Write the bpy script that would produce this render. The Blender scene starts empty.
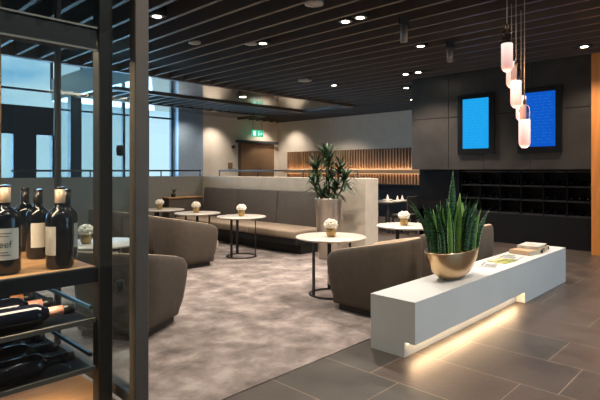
import bpy, bmesh, math, random
from mathutils import Vector, Matrix
random.seed(7)
S = bpy.context.scene
COL = S.collection
PI = math.pi
EYE, HOR, FPX, ANG = 1.55, 170.0, 495.6, math.radians(43.9)
FW = Vector((math.cos(ANG), math.sin(ANG))); RT = Vector((math.sin(ANG), -math.cos(ANG)))

def at(px, py, z):
    """point at height z seen at photo position (px,py)"""
    d = FPX*(EYE-z)/(py-HOR); r = d*(px-300)/FPX
    p = FW*d + RT*r
    return Vector((p.x, p.y, z))

def srgb(h):
    if isinstance(h, str):
        h = h.lstrip('#'); c = [int(h[i:i+2], 16)/255 for i in (0, 2, 4)]
    else: c = [v/255 for v in h]
    return tuple((v/12.92 if v <= .04045 else ((v+.055)/1.055)**2.4) for v in c) + (1,)

# ------------------------------------------------------------------ materials
def mat(name, col, rough=.5, metal=0., noise=0., nscale=8., bump=0., bscale=60., spec=.5, col2=None,
        stretch=(1, 1, 1), emit=None, estr=0., coat=0.):
    m = bpy.data.materials.new(name); m.use_nodes = True
    nt = m.node_tree; N = nt.nodes; L = nt.links; b = N['Principled BSDF']
    b.inputs['Base Color'].default_value = srgb(col)
    b.inputs['Roughness'].default_value = rough
    b.inputs['Metallic'].default_value = metal
    b.inputs['Specular IOR Level'].default_value = spec
    b.inputs['Coat Weight'].default_value = coat
    tc = N.new('ShaderNodeTexCoord'); mp = N.new('ShaderNodeMapping')
    mp.inputs['Scale'].default_value = stretch
    L.new(tc.outputs['Object'], mp.inputs['Vector'])
    nz = N.new('ShaderNodeTexNoise'); nz.inputs['Scale'].default_value = nscale; nz.inputs['Detail'].default_value = 5
    L.new(mp.outputs[0], nz.inputs['Vector'])
    if noise or col2:
        c1 = srgb(col); rmp = N.new('ShaderNodeValToRGB')
        if col2:
            rmp.color_ramp.elements[0].color = c1; rmp.color_ramp.elements[1].color = srgb(col2)
            rmp.color_ramp.elements[0].position = .35; rmp.color_ramp.elements[1].position = .65
        else:
            rmp.color_ramp.elements[0].color = tuple(v*(1-noise) for v in c1[:3])+(1,)
            rmp.color_ramp.elements[1].color = tuple(min(1, v*(1+noise)) for v in c1[:3])+(1,)
            rmp.color_ramp.elements[0].position = .3; rmp.color_ramp.elements[1].position = .7
        L.new(nz.outputs['Fac'], rmp.inputs[0]); L.new(rmp.outputs[0], b.inputs['Base Color'])
    if bump:
        n2 = N.new('ShaderNodeTexNoise'); n2.inputs['Scale'].default_value = bscale; n2.inputs['Detail'].default_value = 3
        L.new(mp.outputs[0], n2.inputs['Vector'])
        bp = N.new('ShaderNodeBump'); bp.inputs['Strength'].default_value = bump; bp.inputs['Distance'].default_value = .01
        L.new(n2.outputs['Fac'], bp.inputs['Height']); L.new(bp.outputs[0], b.inputs['Normal'])
    if emit:
        b.inputs['Emission Color'].default_value = srgb(emit); b.inputs['Emission Strength'].default_value = estr
    return m

def emis(name, col, s):
    m = bpy.data.materials.new(name); m.use_nodes = True; nt = m.node_tree
    nt.nodes.clear(); e = nt.nodes.new('ShaderNodeEmission'); o = nt.nodes.new('ShaderNodeOutputMaterial')
    e.inputs[0].default_value = srgb(col); e.inputs[1].default_value = s
    nt.links.new(e.outputs[0], o.inputs[0]); return m

def thin_glass(name, tint, refl=.08, rough=.0):
    m = bpy.data.materials.new(name); m.use_nodes = True; nt = m.node_tree; N = nt.nodes; L = nt.links
    N.clear(); o = N.new('ShaderNodeOutputMaterial'); t = N.new('ShaderNodeBsdfTransparent'); g = N.new('ShaderNodeBsdfGlossy')
    t.inputs[0].default_value = srgb(tint); g.inputs['Roughness'].default_value = rough
    mx = N.new('ShaderNodeMixShader'); lw = N.new('ShaderNodeLayerWeight'); lw.inputs[0].default_value = .5; pw = N.new('ShaderNodeMath'); pw.operation = 'POWER'; pw.inputs[1].default_value = 4
    fr = N.new('ShaderNodeMath'); fr.operation = 'MULTIPLY_ADD'; fr.inputs[1].default_value = .5; fr.inputs[2].default_value = refl*.4
    L.new(lw.outputs['Facing'], pw.inputs[0]); L.new(pw.outputs[0], fr.inputs[0])
    L.new(fr.outputs[0], mx.inputs[0]); L.new(t.outputs[0], mx.inputs[1]); L.new(g.outputs[0], mx.inputs[2])
    L.new(mx.outputs[0], o.inputs[0]); return m

M = {}
M['blackmetal'] = mat('black_metal', '#242424', .45, .3)
M['postmetal'] = mat('post_metal', '#544f49', .5, .15, noise=.1)
M['slat'] = mat('ceiling_slat', '#50463f', .42, .0, noise=.1, nscale=3)
M['void'] = mat('ceiling_void', '#060606', .9)
M['gloss'] = mat('glossy_ceiling', '#8c8780', .09, .85)
M['cream'] = mat('cream_plaster', '#ddd3c4', .85, noise=.04, nscale=3, bump=.05)
M['partition'] = mat('partition_paint', '#c9bfae', .6, noise=.06, nscale=5)
M['greypart'] = mat('grey_partition', '#7d7c74', .45, noise=.05)
M['column'] = mat('column_panel', '#8fa3b5', .35, noise=.05)
M['woodslat'] = mat('batten_wood', '#a58568', .5, noise=.25, nscale=6, stretch=(1, 1, .15))
M['orangewood'] = mat('orange_wood', '#c47a3a', .45, noise=.15, nscale=5, stretch=(3, 3, .3))
M['shelfwood'] = mat('shelf_wood', '#b0855a', .45, noise=.18, nscale=7, stretch=(.5, 5, 5))
M['door'] = mat('door_brown', '#80664c', .5, noise=.06)
M['doorframe'] = mat('door_frame', '#4b4239', .5)
M['darkpanel'] = mat('patinated_steel', '#443f3b', .36, .4, noise=.22, nscale=2.2, bump=.05, bscale=8)
M['niche'] = mat('black_niche', '#0c0c10', .6, spec=.2)
M['rack'] = mat('black_rack', '#0b0b0d', .6, spec=.15)
M['bench'] = mat('bench_white', '#c3c8c8', .45, noise=.03, nscale=2)
M['chair'] = mat('chair_fabric', '#534a40', .85, noise=.1, nscale=14, bump=.15, bscale=250)
M['chairin'] = mat('chair_inner', '#b09c84', .85, noise=.06, bump=.1, bscale=250)
M['sofa'] = mat('sofa_fabric', '#59534e', .85, noise=.08, nscale=10, bump=.12, bscale=220)
M['sofaseat'] = mat('sofa_seat', '#8a7a68', .85, noise=.06, nscale=10, bump=.12, bscale=220)
M['pillow'] = mat('cushion_cream', '#d8c3a4', .9, bump=.1)
M['tabletop'] = mat('table_top', '#bdb6ac', .35, noise=.03)
M['tableleg'] = mat('table_leg', '#2b2725', .45, .4)
M['pot'] = mat('planter_bronze', '#b9afa4', .3, .8, noise=.08, nscale=3)
M['bowl'] = mat('bowl_champagne', '#d6b48a', .28, .9, noise=.05, nscale=6, bump=.05, bscale=30)
M['soil'] = mat('bark_soil', '#8a5f3c', .9, noise=.5, nscale=50, bump=.8, bscale=80)
M['leaf'] = mat('palm_leaf', '#2f4a30', .5, noise=.3, nscale=10)
M['stem'] = mat('plant_stem', '#5a4a34', .8, noise=.2, nscale=30)
M['petal'] = mat('white_petal', '#e9e2d2', .8, noise=.06, nscale=30)
M['goldglass'] = mat('gold_pot', '#b89a62', .3, .6, noise=.3, nscale=60)
M['led'] = emis('warm_led', '#ffd9a8', 5)
M['led2'] = emis('batten_led', '#ffc48c', .8)
M['lamp'] = emis('lamp_white', '#ffeccf', 12)
M['lamptrim'] = mat('lamp_trim', '#8b857c', .5)
M['cord'] = mat('brass_cord', '#cbb295', .5, .1)
M['brass'] = mat('brass', '#a8845a', .3, .9)
M['clearpend'] = thin_glass('smoky_glass', '#e2d6d0', .1)
M['cabglass'] = thin_glass('cabinet_glass', '#f4f9fa', .10)
M['winglass'] = thin_glass('window_glass', '#e3f1f5', .06)
M['mullion'] = mat('window_mullion', '#26323c', .5)
M['rail'] = mat('rail_metal', '#4b4e50', .4, .7)
M['exit'] = emis('exit_green', '#2fb58a', .6)
M['exitw'] = emis('exit_white', '#d5fff0', .7)
M['screenframe'] = mat('screen_black', '#08080a', .3)
M['bluel'] = emis('screen_light_blue', '#1a9ae0', .5)
M['bluel2'] = emis('screen_light_blue_rows', '#2ea2e4', .5)
M['blued'] = emis('screen_deep_blue', '#0d52b8', .5)
M['blued2'] = emis('screen_deep_blue_rows', '#1d62c6', .5)
M['bottle'] = mat('bottle_glass', '#070b16', .08, 0, spec=.5)
M['paper'] = mat('label_paper', '#cfcac2', .8)
M['ink'] = mat('label_ink', '#4a4a52', .8)
M['foil'] = mat('foil_champagne', '#d0b195', .4, .3)
M['pinkfoil'] = mat('foil_pink', '#c98f7c', .5, .1)
M['orangefoil'] = mat('foil_orange', '#c9824e', .5, .1)
M['cap'] = mat('cap_black', '#141416', .3)
M['bluerail'] = mat('rack_rail', '#5c8ba3', .3, .8)
M['white'] = mat('white_china', '#d8d2c6', .5)
M['darkchair'] = mat('dark_chair', '#2a2420', .6)
M['spk'] = mat('fitting_grey', '#6a655e', .5, .2)

# frosted pendant: glowing glass, white near the lamp at the top, pink lower down
def pendmat():
    m = bpy.data.materials.new('frosted_pink_glass'); m.use_nodes = True; nt = m.node_tree; N = nt.nodes; L = nt.links
    b = N['Principled BSDF']; tc = N.new('ShaderNodeTexCoord'); sp = N.new('ShaderNodeSeparateXYZ'); r = N.new('ShaderNodeValToRGB')
    mr = N.new('ShaderNodeMapRange'); mr.inputs[1].default_value = 0; mr.inputs[2].default_value = .32
    L.new(tc.outputs['Object'], sp.inputs[0]); L.new(sp.outputs[2], mr.inputs[0]); L.new(mr.outputs[0], r.inputs[0])
    r.color_ramp.elements[0].color = srgb('#c27c6e'); r.color_ramp.elements[1].color = srgb('#fbeadf')
    b.inputs['Base Color'].default_value = srgb('#d8b8a8')
    L.new(r.outputs[0], b.inputs['Emission Color']); b.inputs['Emission Strength'].default_value = .5
    b.inputs['Roughness'].default_value = .4
    return m
M['pend'] = pendmat()

def snakemat():
    m = mat('snake_leaf', '#1f4a2c', .4); nt = m.node_tree; N = nt.nodes; L = nt.links; b = N['Principled BSDF']
    tc = N.new('ShaderNodeTexCoord'); wv = N.new('ShaderNodeTexWave'); wv.bands_direction = 'Z'
    wv.inputs['Scale'].default_value = 9; wv.inputs['Distortion'].default_value = 8; wv.inputs['Detail'].default_value = 3
    wv.inputs['Detail Scale'].default_value = 2.5
    L.new(tc.outputs['Object'], wv.inputs['Vector']); r = N.new('ShaderNodeValToRGB')
    r.color_ramp.elements[0].color = srgb('#173c22'); r.color_ramp.elements[1].color = srgb('#40703f')
    r.color_ramp.elements[0].position = .3; r.color_ramp.elements[1].position = .95
    L.new(wv.outputs[0], r.inputs[0]); L.new(r.outputs[0], b.inputs['Base Color']); return m
M['snake'] = snakemat()
M['snakelight'] = mat('snake_leaf_pale', '#6f9a4c', .4, noise=.3, nscale=20)

def stonemat():
    m = bpy.data.materials.new('stone_tiles'); m.use_nodes = True; nt = m.node_tree; N = nt.nodes; L = nt.links
    b = N['Principled BSDF']; tc = N.new('ShaderNodeTexCoord'); sp = N.new('ShaderNodeSeparateXYZ'); cb = N.new('ShaderNodeCombineXYZ')
    L.new(tc.outputs['Object'], sp.inputs[0])
    ax = N.new('ShaderNodeMath'); ax.inputs[1].default_value = -.1+6; ay = N.new('ShaderNodeMath'); ay.inputs[1].default_value = -1.34+9.0
    L.new(sp.outputs[0], ax.inputs[0]); L.new(sp.outputs[1], ay.inputs[0])
    L.new(ay.outputs[0], cb.inputs[0]); L.new(ax.outputs[0], cb.inputs[1])
    br = N.new('ShaderNodeTexBrick'); L.new(cb.outputs[0], br.inputs['Vector'])
    br.offset = .28; br.offset_frequency = 2; br.squash = 1
    for k, v in (('Scale', 1), ('Mortar Size', .0045), ('Mortar Smooth', .2), ('Bias', 0), ('Brick Width', .9), ('Row Height', .6)):
        br.inputs[k].default_value = v
    br.inputs['Color1'].default_value = srgb('#3a3833'); br.inputs['Color2'].default_value = srgb('#493d36')
    br.inputs['Mortar'].default_value = srgb('#7d7060')
    nz = N.new('ShaderNodeTexNoise'); nz.inputs['Scale'].default_value = 3; nz.inputs['Detail'].default_value = 8
    L.new(tc.outputs['Object'], nz.inputs['Vector'])
    mr = N.new('ShaderNodeMapRange'); mr.inputs[1].default_value = .3; mr.inputs[2].default_value = .7; mr.inputs[3].default_value = .78; mr.inputs[4].default_value = 1.2
    L.new(nz.outputs['Fac'], mr.inputs[0])
    mx = N.new('ShaderNodeVectorMath'); mx.operation = 'MULTIPLY'
    L.new(br.outputs['Color'], mx.inputs[0]); L.new(mr.outputs[0], mx.inputs[1]); L.new(mx.outputs[0], b.inputs['Base Color'])
    rr = N.new('ShaderNodeMapRange'); rr.inputs[3].default_value = .28; rr.inputs[4].default_value = .5
    L.new(nz.outputs['Fac'], rr.inputs[0]); L.new(rr.outputs[0], b.inputs['Roughness'])
    bp = N.new('ShaderNodeBump'); bp.inputs['Strength'].default_value = .12; bp.inputs['Distance'].default_value = .01
    n3 = N.new('ShaderNodeTexNoise'); n3.inputs['Scale'].default_value = 25; L.new(tc.outputs['Object'], n3.inputs['Vector'])
    L.new(n3.outputs['Fac'], bp.inputs['Height']); L.new(bp.outputs[0], b.inputs['Normal'])
    return m
M['stone'] = stonemat()

def carpetmat():
    m = bpy.data.materials.new('mottled_carpet'); m.use_nodes = True; nt = m.node_tree; N = nt.nodes; L = nt.links
    b = N['Principled BSDF']; b.inputs['Roughness'].default_value = .95; b.inputs['Specular IOR Level'].default_value = .15
    tc = N.new('ShaderNodeTexCoord')
    n1 = N.new('ShaderNodeTexNoise'); n1.inputs['Scale'].default_value = 3.2; n1.inputs['Detail'].default_value = 9; n1.inputs['Roughness'].default_value = .62
    n1.inputs['Distortion'].default_value = .15
    n2 = N.new('ShaderNodeTexNoise'); n2.inputs['Scale'].default_value = 220
    for n in (n1, n2): L.new(tc.outputs['Object'], n.inputs['Vector'])
    r = N.new('ShaderNodeValToRGB'); e = r.color_ramp.elements
    e[0].position = .34; e[0].color = srgb('#645d5a'); e[1].position = .66; e[1].color = srgb('#a19893')
    x = e.new(.5); x.color = srgb('#827975')
    L.new(n1.outputs['Fac'], r.inputs[0]); L.new(r.outputs[0], b.inputs['Base Color'])
    bp = N.new('ShaderNodeBump'); bp.inputs['Strength'].default_value = .4; bp.inputs['Distance'].default_value = .01
    L.new(n2.outputs['Fac'], bp.inputs['Height']); L.new(bp.outputs[0], b.inputs['Normal'])
    return m
M['carpet'] = carpetmat()

# ------------------------------------------------------------------ mesh helpers
def nb(): return bmesh.new()
def box(bm, x0, x1, y0, y1, z0, z1, bev=0., seg=2, mi=0):
    g = bmesh.ops.create_cube(bm, size=1)
    vs = g['verts']
    for v in vs:
        v.co = Vector(((x0+x1)/2+v.co.x*(x1-x0), (y0+y1)/2+v.co.y*(y1-y0), (z0+z1)/2+v.co.z*(z1-z0)))
    fs = set(f for v in vs for f in v.link_faces)
    for f in fs: f.material_index = mi
    if bev:
        es = list(set(e for v in vs for e in v.link_edges))
        bmesh.ops.bevel(bm, geom=es, offset=bev, segments=seg, profile=.5, affect='EDGES')
    return bm
def lathe(bm, prof, n=32, cx=0, cy=0, sx=1, sy=1, mi=0, cap=True):
    rings = []
    for r, z in prof:
        rings.append([bm.verts.new((cx+sx*r*math.cos(2*PI*i/n), cy+sy*r*math.sin(2*PI*i/n), z)) for i in range(n)])
    for a, b in zip(rings, rings[1:]):
        for i in range(n):
            f = bm.faces.new((a[i], a[(i+1) % n], b[(i+1) % n], b[i])); f.material_index = mi; f.smooth = True
    if cap:
        if prof[0][0] > 1e-4:
            f = bm.faces.new(list(reversed(rings[0]))); f.material_index = mi
        if prof[-1][0] > 1e-4:
            f = bm.faces.new(rings[-1]); f.material_index = mi
    return bm
def tube(bm, pts, r, n=8, mi=0):
    pts = [Vector(p) for p in pts]; rings = []
    for i, p in enumerate(pts):
        a = pts[max(0, i-1)]; b = pts[min(len(pts)-1, i+1)]; d = (b-a).normalized()
        u = d.orthogonal().normalized(); w = d.cross(u)
        if i and abs(d.z) < .999:
            u = Vector((0, 0, 1)).cross(d).normalized(); w = d.cross(u)
        elif i == 0 and abs(d.z) < .999:
            u = Vector((0, 0, 1)).cross(d).normalized(); w = d.cross(u)
        rr = r[i] if isinstance(r, (list, tuple)) else r
        rings.append([bm.verts.new(p+rr*(math.cos(2*PI*k/n)*u+math.sin(2*PI*k/n)*w)) for k in range(n)])
    for a, b in zip(rings, rings[1:]):
        for k in range(n):
            f = bm.faces.new((a[k], a[(k+1) % n], b[(k+1) % n], b[k])); f.smooth = True; f.material_index = mi
    bm.faces.new(list(reversed(rings[0]))); bm.faces.new(rings[-1])
    return bm
def obj(name, bm, m, parent=None, loc=None, smooth=False, sub=0, norm=True):
    if norm: bmesh.ops.recalc_face_normals(bm, faces=bm.faces[:])
    me = bpy.data.meshes.new(name); bm.to_mesh(me); bm.free()
    for mm in (m if isinstance(m, (list, tuple)) else [m]): me.materials.append(mm)
    if smooth:
        for p in me.polygons: p.use_smooth = True
    o = bpy.data.objects.new(name, me); COL.objects.link(o)
    if parent: o.parent = parent
    if loc is not None: o.location = loc
    if sub:
        s = o.modifiers.new('sub', 'SUBSURF'); s.levels = sub; s.render_levels = sub
    return o
def struct(name, bm, m, **k):
    o = obj(name, bm, m, **k)
    if not k.get('parent'): o['kind'] = 'structure'
    return o
def thing(name, label, cat, loc=(0, 0, 0), rz=0, group=None):
    o = bpy.data.objects.new(name, None); COL.objects.link(o); o.empty_display_size = .1
    o.location = loc; o.rotation_euler = (0, 0, rz); o['label'] = label; o['category'] = cat
    if group: o['group'] = group
    return o
def tag(o, label, cat, group=None):
    o['label'] = label; o['category'] = cat
    if group: o['group'] = group
    return o
def dup(root, loc, rz=None, label=None, scale=None):
    r = root.copy(); COL.objects.link(r); r.location = loc
    if rz is not None: r.rotation_euler = (0, 0, rz)
    if scale: r.scale = scale
    if label: r['label'] = label
    for ch in list(root.children):
        c = ch.copy(); COL.objects.link(c); c.parent = r
        for g in list(ch.children):
            d = g.copy(); COL.objects.link(d); d.parent = c
    return r
def spot(loc, target, power, angle=70, blend=.5, col='#ffeedd', size=.05, parent=None):
    l = bpy.data.lights.new('spot_light', 'SPOT'); l.energy = power; l.spot_size = math.radians(angle); l.spot_blend = blend
    l.color = srgb(col)[:3]; l.shadow_soft_size = size
    o = bpy.data.objects.new('spot_light', l); COL.objects.link(o); o.location = loc
    d = Vector(target)-Vector(loc); o.rotation_euler = d.to_track_quat('-Z', 'Y').to_euler(); return o
def area(name, loc, target, sx, sy, power, col):
    l = bpy.data.lights.new(name, 'AREA'); l.shape = 'RECTANGLE'; l.size = sx; l.size_y = sy; l.energy = power; l.color = srgb(col)[:3]
    o = bpy.data.objects.new(name, l); COL.objects.link(o); o.location = loc
    d = Vector(target)-Vector(loc); o.rotation_euler = d.to_track_quat('-Z', 'Y').to_euler(); return o

# ------------------------------------------------------------------ room shell
ZC = 3.64        # underside of slats / ceiling
XB, YW = 15.2, 16.0
X0, Y0 = -4.0, -4.5
struct('floor', box(nb(), X0, XB, Y0, YW, -.2, 0), M['stone'])
struct('floor', box(nb(), X0, 8.0, 2.69, YW-.02, 0, .008), M['carpet'])
bm = nb()
box(bm, X0, XB+.2, Y0, 10.0, 4.15, 4.3); box(bm, 5.7, XB+.2, 10.0, YW+.2, 4.15, 4.3); box(bm, X0, 5.9, 9.9, YW+.2, 6.5, 6.6)
struct('ceiling', bm, M['void'])
# added taller glazed bay; its sky stands in for reflections in the cabinet glass
bm = nb(); box(bm, X0, 5.85, 9.85, 9.99, 4.31, 6.49); box(bm, X0-.2, X0, 9.85, YW+.2, 4.31, 6.49)
struct('wall_added_bay', bm, M['cream'])
bm = nb(); box(bm, 5.62, 5.7, 10.1, YW-.1, ZC, 4.31)
struct('trim_added_mirror', bm, M['gloss'])  # mirror finish added so the bay's slab edge reflects bright sky
bm = nb()
for a in (-2.2, -.2, 1.8, 3.8, 5.66): box(bm, a-.03, a+.03, YW-.05, YW+.05, 3.96, 6.49)
for z in (3.93, 5.2): box(bm, X0, 5.69, YW-.05, YW+.05, z-.03, z+.03)
for y in (12.0, 14.0, YW-.06): box(bm, 5.72, 5.78, y-.03, y+.03, 4.31, 6.49)
sk = struct('window_added_bay', bm, M['mullion'])  # glazing of the added bay, put in to show sky
obj('window_glass', box(nb(), 5.745, 5.755, 10.0, YW-.1, 4.311, 6.49), M['winglass'], sk)
obj('window_glass', box(nb(), X0, 5.69, YW-.006, YW+.006, 3.961, 6.49), M['winglass'], sk)
# glossy ceiling panels, with joints
bm = nb()
xs = [X0, -1.2, 1.6, 4.4, 7.2, 10.0, 12.9]
for a, b in zip(xs, xs[1:]):
    if b > 5: box(bm, max(a, 5.7)+.004, b-.004, 10.1, 12.3, ZC+.03, ZC+.06)
    if b > 5: box(bm, max(a, 5.7)+.004, b-.004, 14.4, YW-.01, ZC+.03, ZC+.06)
struct('ceiling', bm, M['gloss'])
# slats run along Y
bm = nb(); pitch = .393; ph = 4.89
k0 = int((X0-ph)/pitch)+1
x = ph+k0*pitch
while x < XB-.05:
    if x < 12.9:
        box(bm, x-.028, x+.028, Y0+.01, 9.96, ZC, ZC+.26)
        if x > 5.75: box(bm, x-.028, x+.028, 12.44, 14.26, ZC, ZC+.26)
    else:
        box(bm, x-.028, x+.028, Y0+.01, YW-.01, ZC, ZC+.26)
    x += pitch
struct('ceiling', bm, M['slat'])
bm = nb()
box(bm, X0, 12.95, 9.96, 10.1, ZC-.02, ZC+.3); box(bm, 5.7, 12.95, 12.3, 12.44, ZC-.02, ZC+.3); box(bm, 5.7, 12.95, 14.26, 14.4, ZC-.02, ZC+.3)
box(bm, 12.9, 12.98, 9.96, 12.44, ZC-.02, ZC+.3); box(bm, 12.9, 12.98, 14.26, YW-.01, ZC-.02, ZC+.3)
struct('trim_1', bm, M['slat'])
# back wall, side walls
struct('wall_back', box(nb(), XB, XB+.2, Y0, YW+.2, 0, 4.3), M['cream'])
struct('wall_rear', box(nb(), X0-.2, X0, Y0, YW+.2, 0, 4.3), M['cream'])
# left wall with the facade: solid from x=9.82
struct('wall_left', box(nb(), 10.98, XB, YW, YW+.2, 0, 4.3), M['cream'])
bm = nb()
box(bm, X0, 9.9, YW, YW+.2, 0, .35); box(bm, 5.7, 10.98, YW, YW+.2, 3.9, 4.3)
struct('wall_left', bm, M['mullion'])
bm = nb(); box(bm, 9.9, 10.98, YW-.35, YW+.2, 0, 4.3, .01)
struct('wall_left_column', bm, M['column'])
# facade frame: solid piers, mullions, transoms
bm = nb()
for a, b in ((X0, -.2), (2.6, 3.3), (4.57, 5.19), (5.64, 5.82), (6.18, 6.52), (7.07, 7.5)):
    box(bm, a, b, YW-.12, YW+.12, .35, 3.9 if a > 5.8 else 2.6)
for a in (1.0, 3.9, 7.97, 8.86, 9.82):
    box(bm, a-.04, a+.04, YW-.06, YW+.06, .35, 3.9)
box(bm, X0, 5.7, YW-.07, YW+.07, 2.6, 3.4)
for z in (3.42, 1.3):
    box(bm, X0, 9.9, YW-.04, YW+.04, z-.03, z+.03)
wf = struct('window_1', bm, M['mullion'])
obj('window_glass', box(nb(), X0, 9.9, YW-.006, YW+.006, .35, 3.9), M['winglass'], wf)
# right-hand wall (beside/behind the viewer) with a long daylight window
bm = nb()
box(bm, X0, XB, Y0-.2, Y0, 0, .5); box(bm, X0, XB, Y0-.2, Y0, 3.5, 4.3)
box(bm, X0, 4.6, Y0-.2, Y0, .5, 3.5); box(bm, 10.2, XB, Y0-.2, Y0, .5, 3.5)
struct('wall_right', bm, M['cream'])
bm = nb()
for a in (4.64, 6.5, 8.35, 10.16): box(bm, a-.04, a+.04, Y0-.14, Y0-.04, .5, 3.5)
w2 = struct('window_2', bm, M['mullion'])
obj('window_glass', box(nb(), 4.6, 10.2, Y0-.1, Y0-.09, .5, 3.5), M['winglass'], w2)

# dark patinated steel feature wall
bm = nb(); YL, YR = 6.24, 2.45
ys = [YL, 5.3, 4.5, 3.55, 2.45]; 
for a, b in zip(ys, ys[1:]):
    for z0, z1 in ((1.56, 2.72), (2.73, 4.1)):
        box(bm, 10.3, 10.34, b+.004, a-.004, z0, z1, .004, 1)
box(bm, 10.33, 12.5, YR, YL-.002, 1.57, 4.1)
struct('wall_feature', bm, M['darkpanel'])
bm = nb()
box(bm, 10.95, 12.5, YR, YL-.02, 0, 1.57); box(bm, 10.62, 10.96, YR, YR+.05, 0, 1.57); box(bm, 10.62, 10.96, 5.2, YL-.02, 0, 1.57)
box(bm, 10.62, 10.96, YR, YL-.02, 0, .62)
struct('wall_feature', bm, M['niche'])
struct('wall_feature', box(nb(), 10.2, 12.5, 0.9, YR-.01, 0, 4.1), M['orangewood'])
struct('wall_feature', box(nb(), 10.35, 12.5, Y0+.01, .89, 0, 4.1), M['darkpanel'])

# wine rack in niche: shelves and lying bottles
rk = thing('wine_rack', 'black wine rack set into the niche below the dark metal wall panels', 'wine rack', (10.66, 3.8, .62))
bm = nb()
for z in (0.0, .29, .58, .88): box(bm, 0, .28, -1.28, 1.38, z, z+.035)
obj('shelf', bm, mat('rack_shelf_edge', '#1c1c20', .5), rk)
bm = nb()
for k in range(7): 
    y = -1.27+k*.44
    box(bm, .0, .28, y-.012, y+.012, 0.0, .915)
obj('divider', bm, M['rack'], rk)
def bottle_bm(h=.275, r=.044, neck=.015):
    bm = nb()
    lathe(bm, [(.6*r, .006), (.85*r, 0), (r, .008), (r, h*.62), (r*.93, h*.67), (r*.6, h*.72), (neck*1.1, h*.76), (neck, h*.8), (neck, h*.97), (neck*1.1, h*.975), (neck*1.1, h), (neck*.8, h)], 24)
    return bm
rb0 = None
for row in range(3):
    for c in range(18):
        if random.random() < .15: continue
        y = 3.8-1.2+c*.147
        if abs(((c*.147+.07) % .44)-.0) < .035: y += .04
        z = .62+row*.295+.037+.04
        if rb0 is None:
            bm = bottle_bm(.28, .038, .014); bmesh.ops.rotate(bm, verts=bm.verts, matrix=Matrix.Rotation(-PI/2, 3, 'Y'))
            o = obj('wine_bottle', bm, M['bottle'], smooth=False); rb0 = o
        else:
            o = rb0.copy(); COL.objects.link(o)
        o.location = (10.96-.02, y, z)
        tag(o, 'dark wine bottle lying in the black wall rack under the screens', 'bottle', 'bottles lying in the wall rack')

# screens
def screen(ya, yb, z0, z1, mf, mr, label, seed):
    t = thing('departure_screen', label, 'screen', (10.235, (ya+yb)/2, z0))
    w = (yb-ya)/2; h = z1-z0
    obj('bezel', box(nb(), 0, .06, -w, w, 0, h, .006), M['screenframe'], t)
    s = obj('display', box(nb(), -.004, .001, -w+.11, w-.13, .13, h-.1), mf, t)
    bm = nb(); r = random.Random(seed); n = 16
    for i in range(n):
        z = h-.17-i*(h-.33)/n
        y = w-.16
        while y > -w+.2:
            L = r.uniform(.03, .13)
            box(bm, -.0065, -.0045, max(-w+.13, y-L), y, z-.018, z); y -= L+r.uniform(.02, .05)
    obj('text_rows', bm, mr, t)
screen(4.25, 5.06, 1.88, 3.18, M['bluel'], M['bluel2'], 'portrait flight information screen glowing light blue, nearer the left wall end', 1)
screen(2.95, 3.78, 1.88, 3.18, M['blued'], M['blued2'], 'portrait flight information screen glowing deep blue, behind the pendant lamps', 2)

# battens on the back wall
def battens(z0, z1, y0, y1, label):
    bm = nb(); y = y0
    box(bm, XB-.03, XB-.001, y0, y1, z0, z1, 0, mi=1)
    while y < y1-.05:
        box(bm, XB-.1, XB-.031, y, y+.055, z0, z1); y += .125
    return tag(obj('batten_panel', bm, [M['woodslat'], M['doorframe']]), label, 'wall panel')
battens(1.62, 2.33, 4.0, 15.35, 'upper band of vertical wooden battens along the cream back wall, warmly lit from below')
battens(.98, 1.40, 4.0, 15.35, 'lower band of vertical wooden battens below the pale ledge of the back wall')
lg = tag(obj('wall_ledge', box(nb(), XB-.28, XB-.002, 4.0, 15.35, 1.42, 1.56, .005), M['shelfwood']), 'pale wooden ledge between the two batten bands on the back wall', 'ledge')
obj('led_strip', box(nb(), XB-.13, XB-.105, 4.1, 15.3, 1.561, 1.572), M['led2'], lg)
obj('led_strip', box(nb(), XB-.13, XB-.105, 4.1, 15.3, 1.408, 1.419), M['led2'], lg)
o = area('batten_light', (XB-.16, 9.7, 1.585), (XB-.04, 9.7, 2.4), 11, .03, 95, '#ffb676'); 
# orient area strip along Y
def strip(name, loc, length, power, col, direction):
    l = bpy.data.lights.new(name, 'AREA'); l.shape = 'RECTANGLE'; l.size = length; l.size_y = .05; l.energy = power; l.color = srgb(col)[:3]
    o = bpy.data.objects.new(name, l); COL.objects.link(o); o.location = loc
    return o
bpy.data.objects.remove(o)
def orient(o, xdir, down):
    x = Vector(xdir).normalized(); z = -Vector(down).normalized(); y = z.cross(x).normalized()
    m = Matrix((x, y, z)).transposed(); o.rotation_euler = m.to_euler()
o = strip('batten_light', (XB-.17, 9.7, 1.585), 11, 10, '#ffc690', None); orient(o, (0, 1, 0), (.35, 0, 1))
o = strip('batten_light', (XB-.17, 9.7, 1.40), 11, 5, '#ffc690', None); orient(o, (0, 1, 0), (.5, 0, -1))

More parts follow.
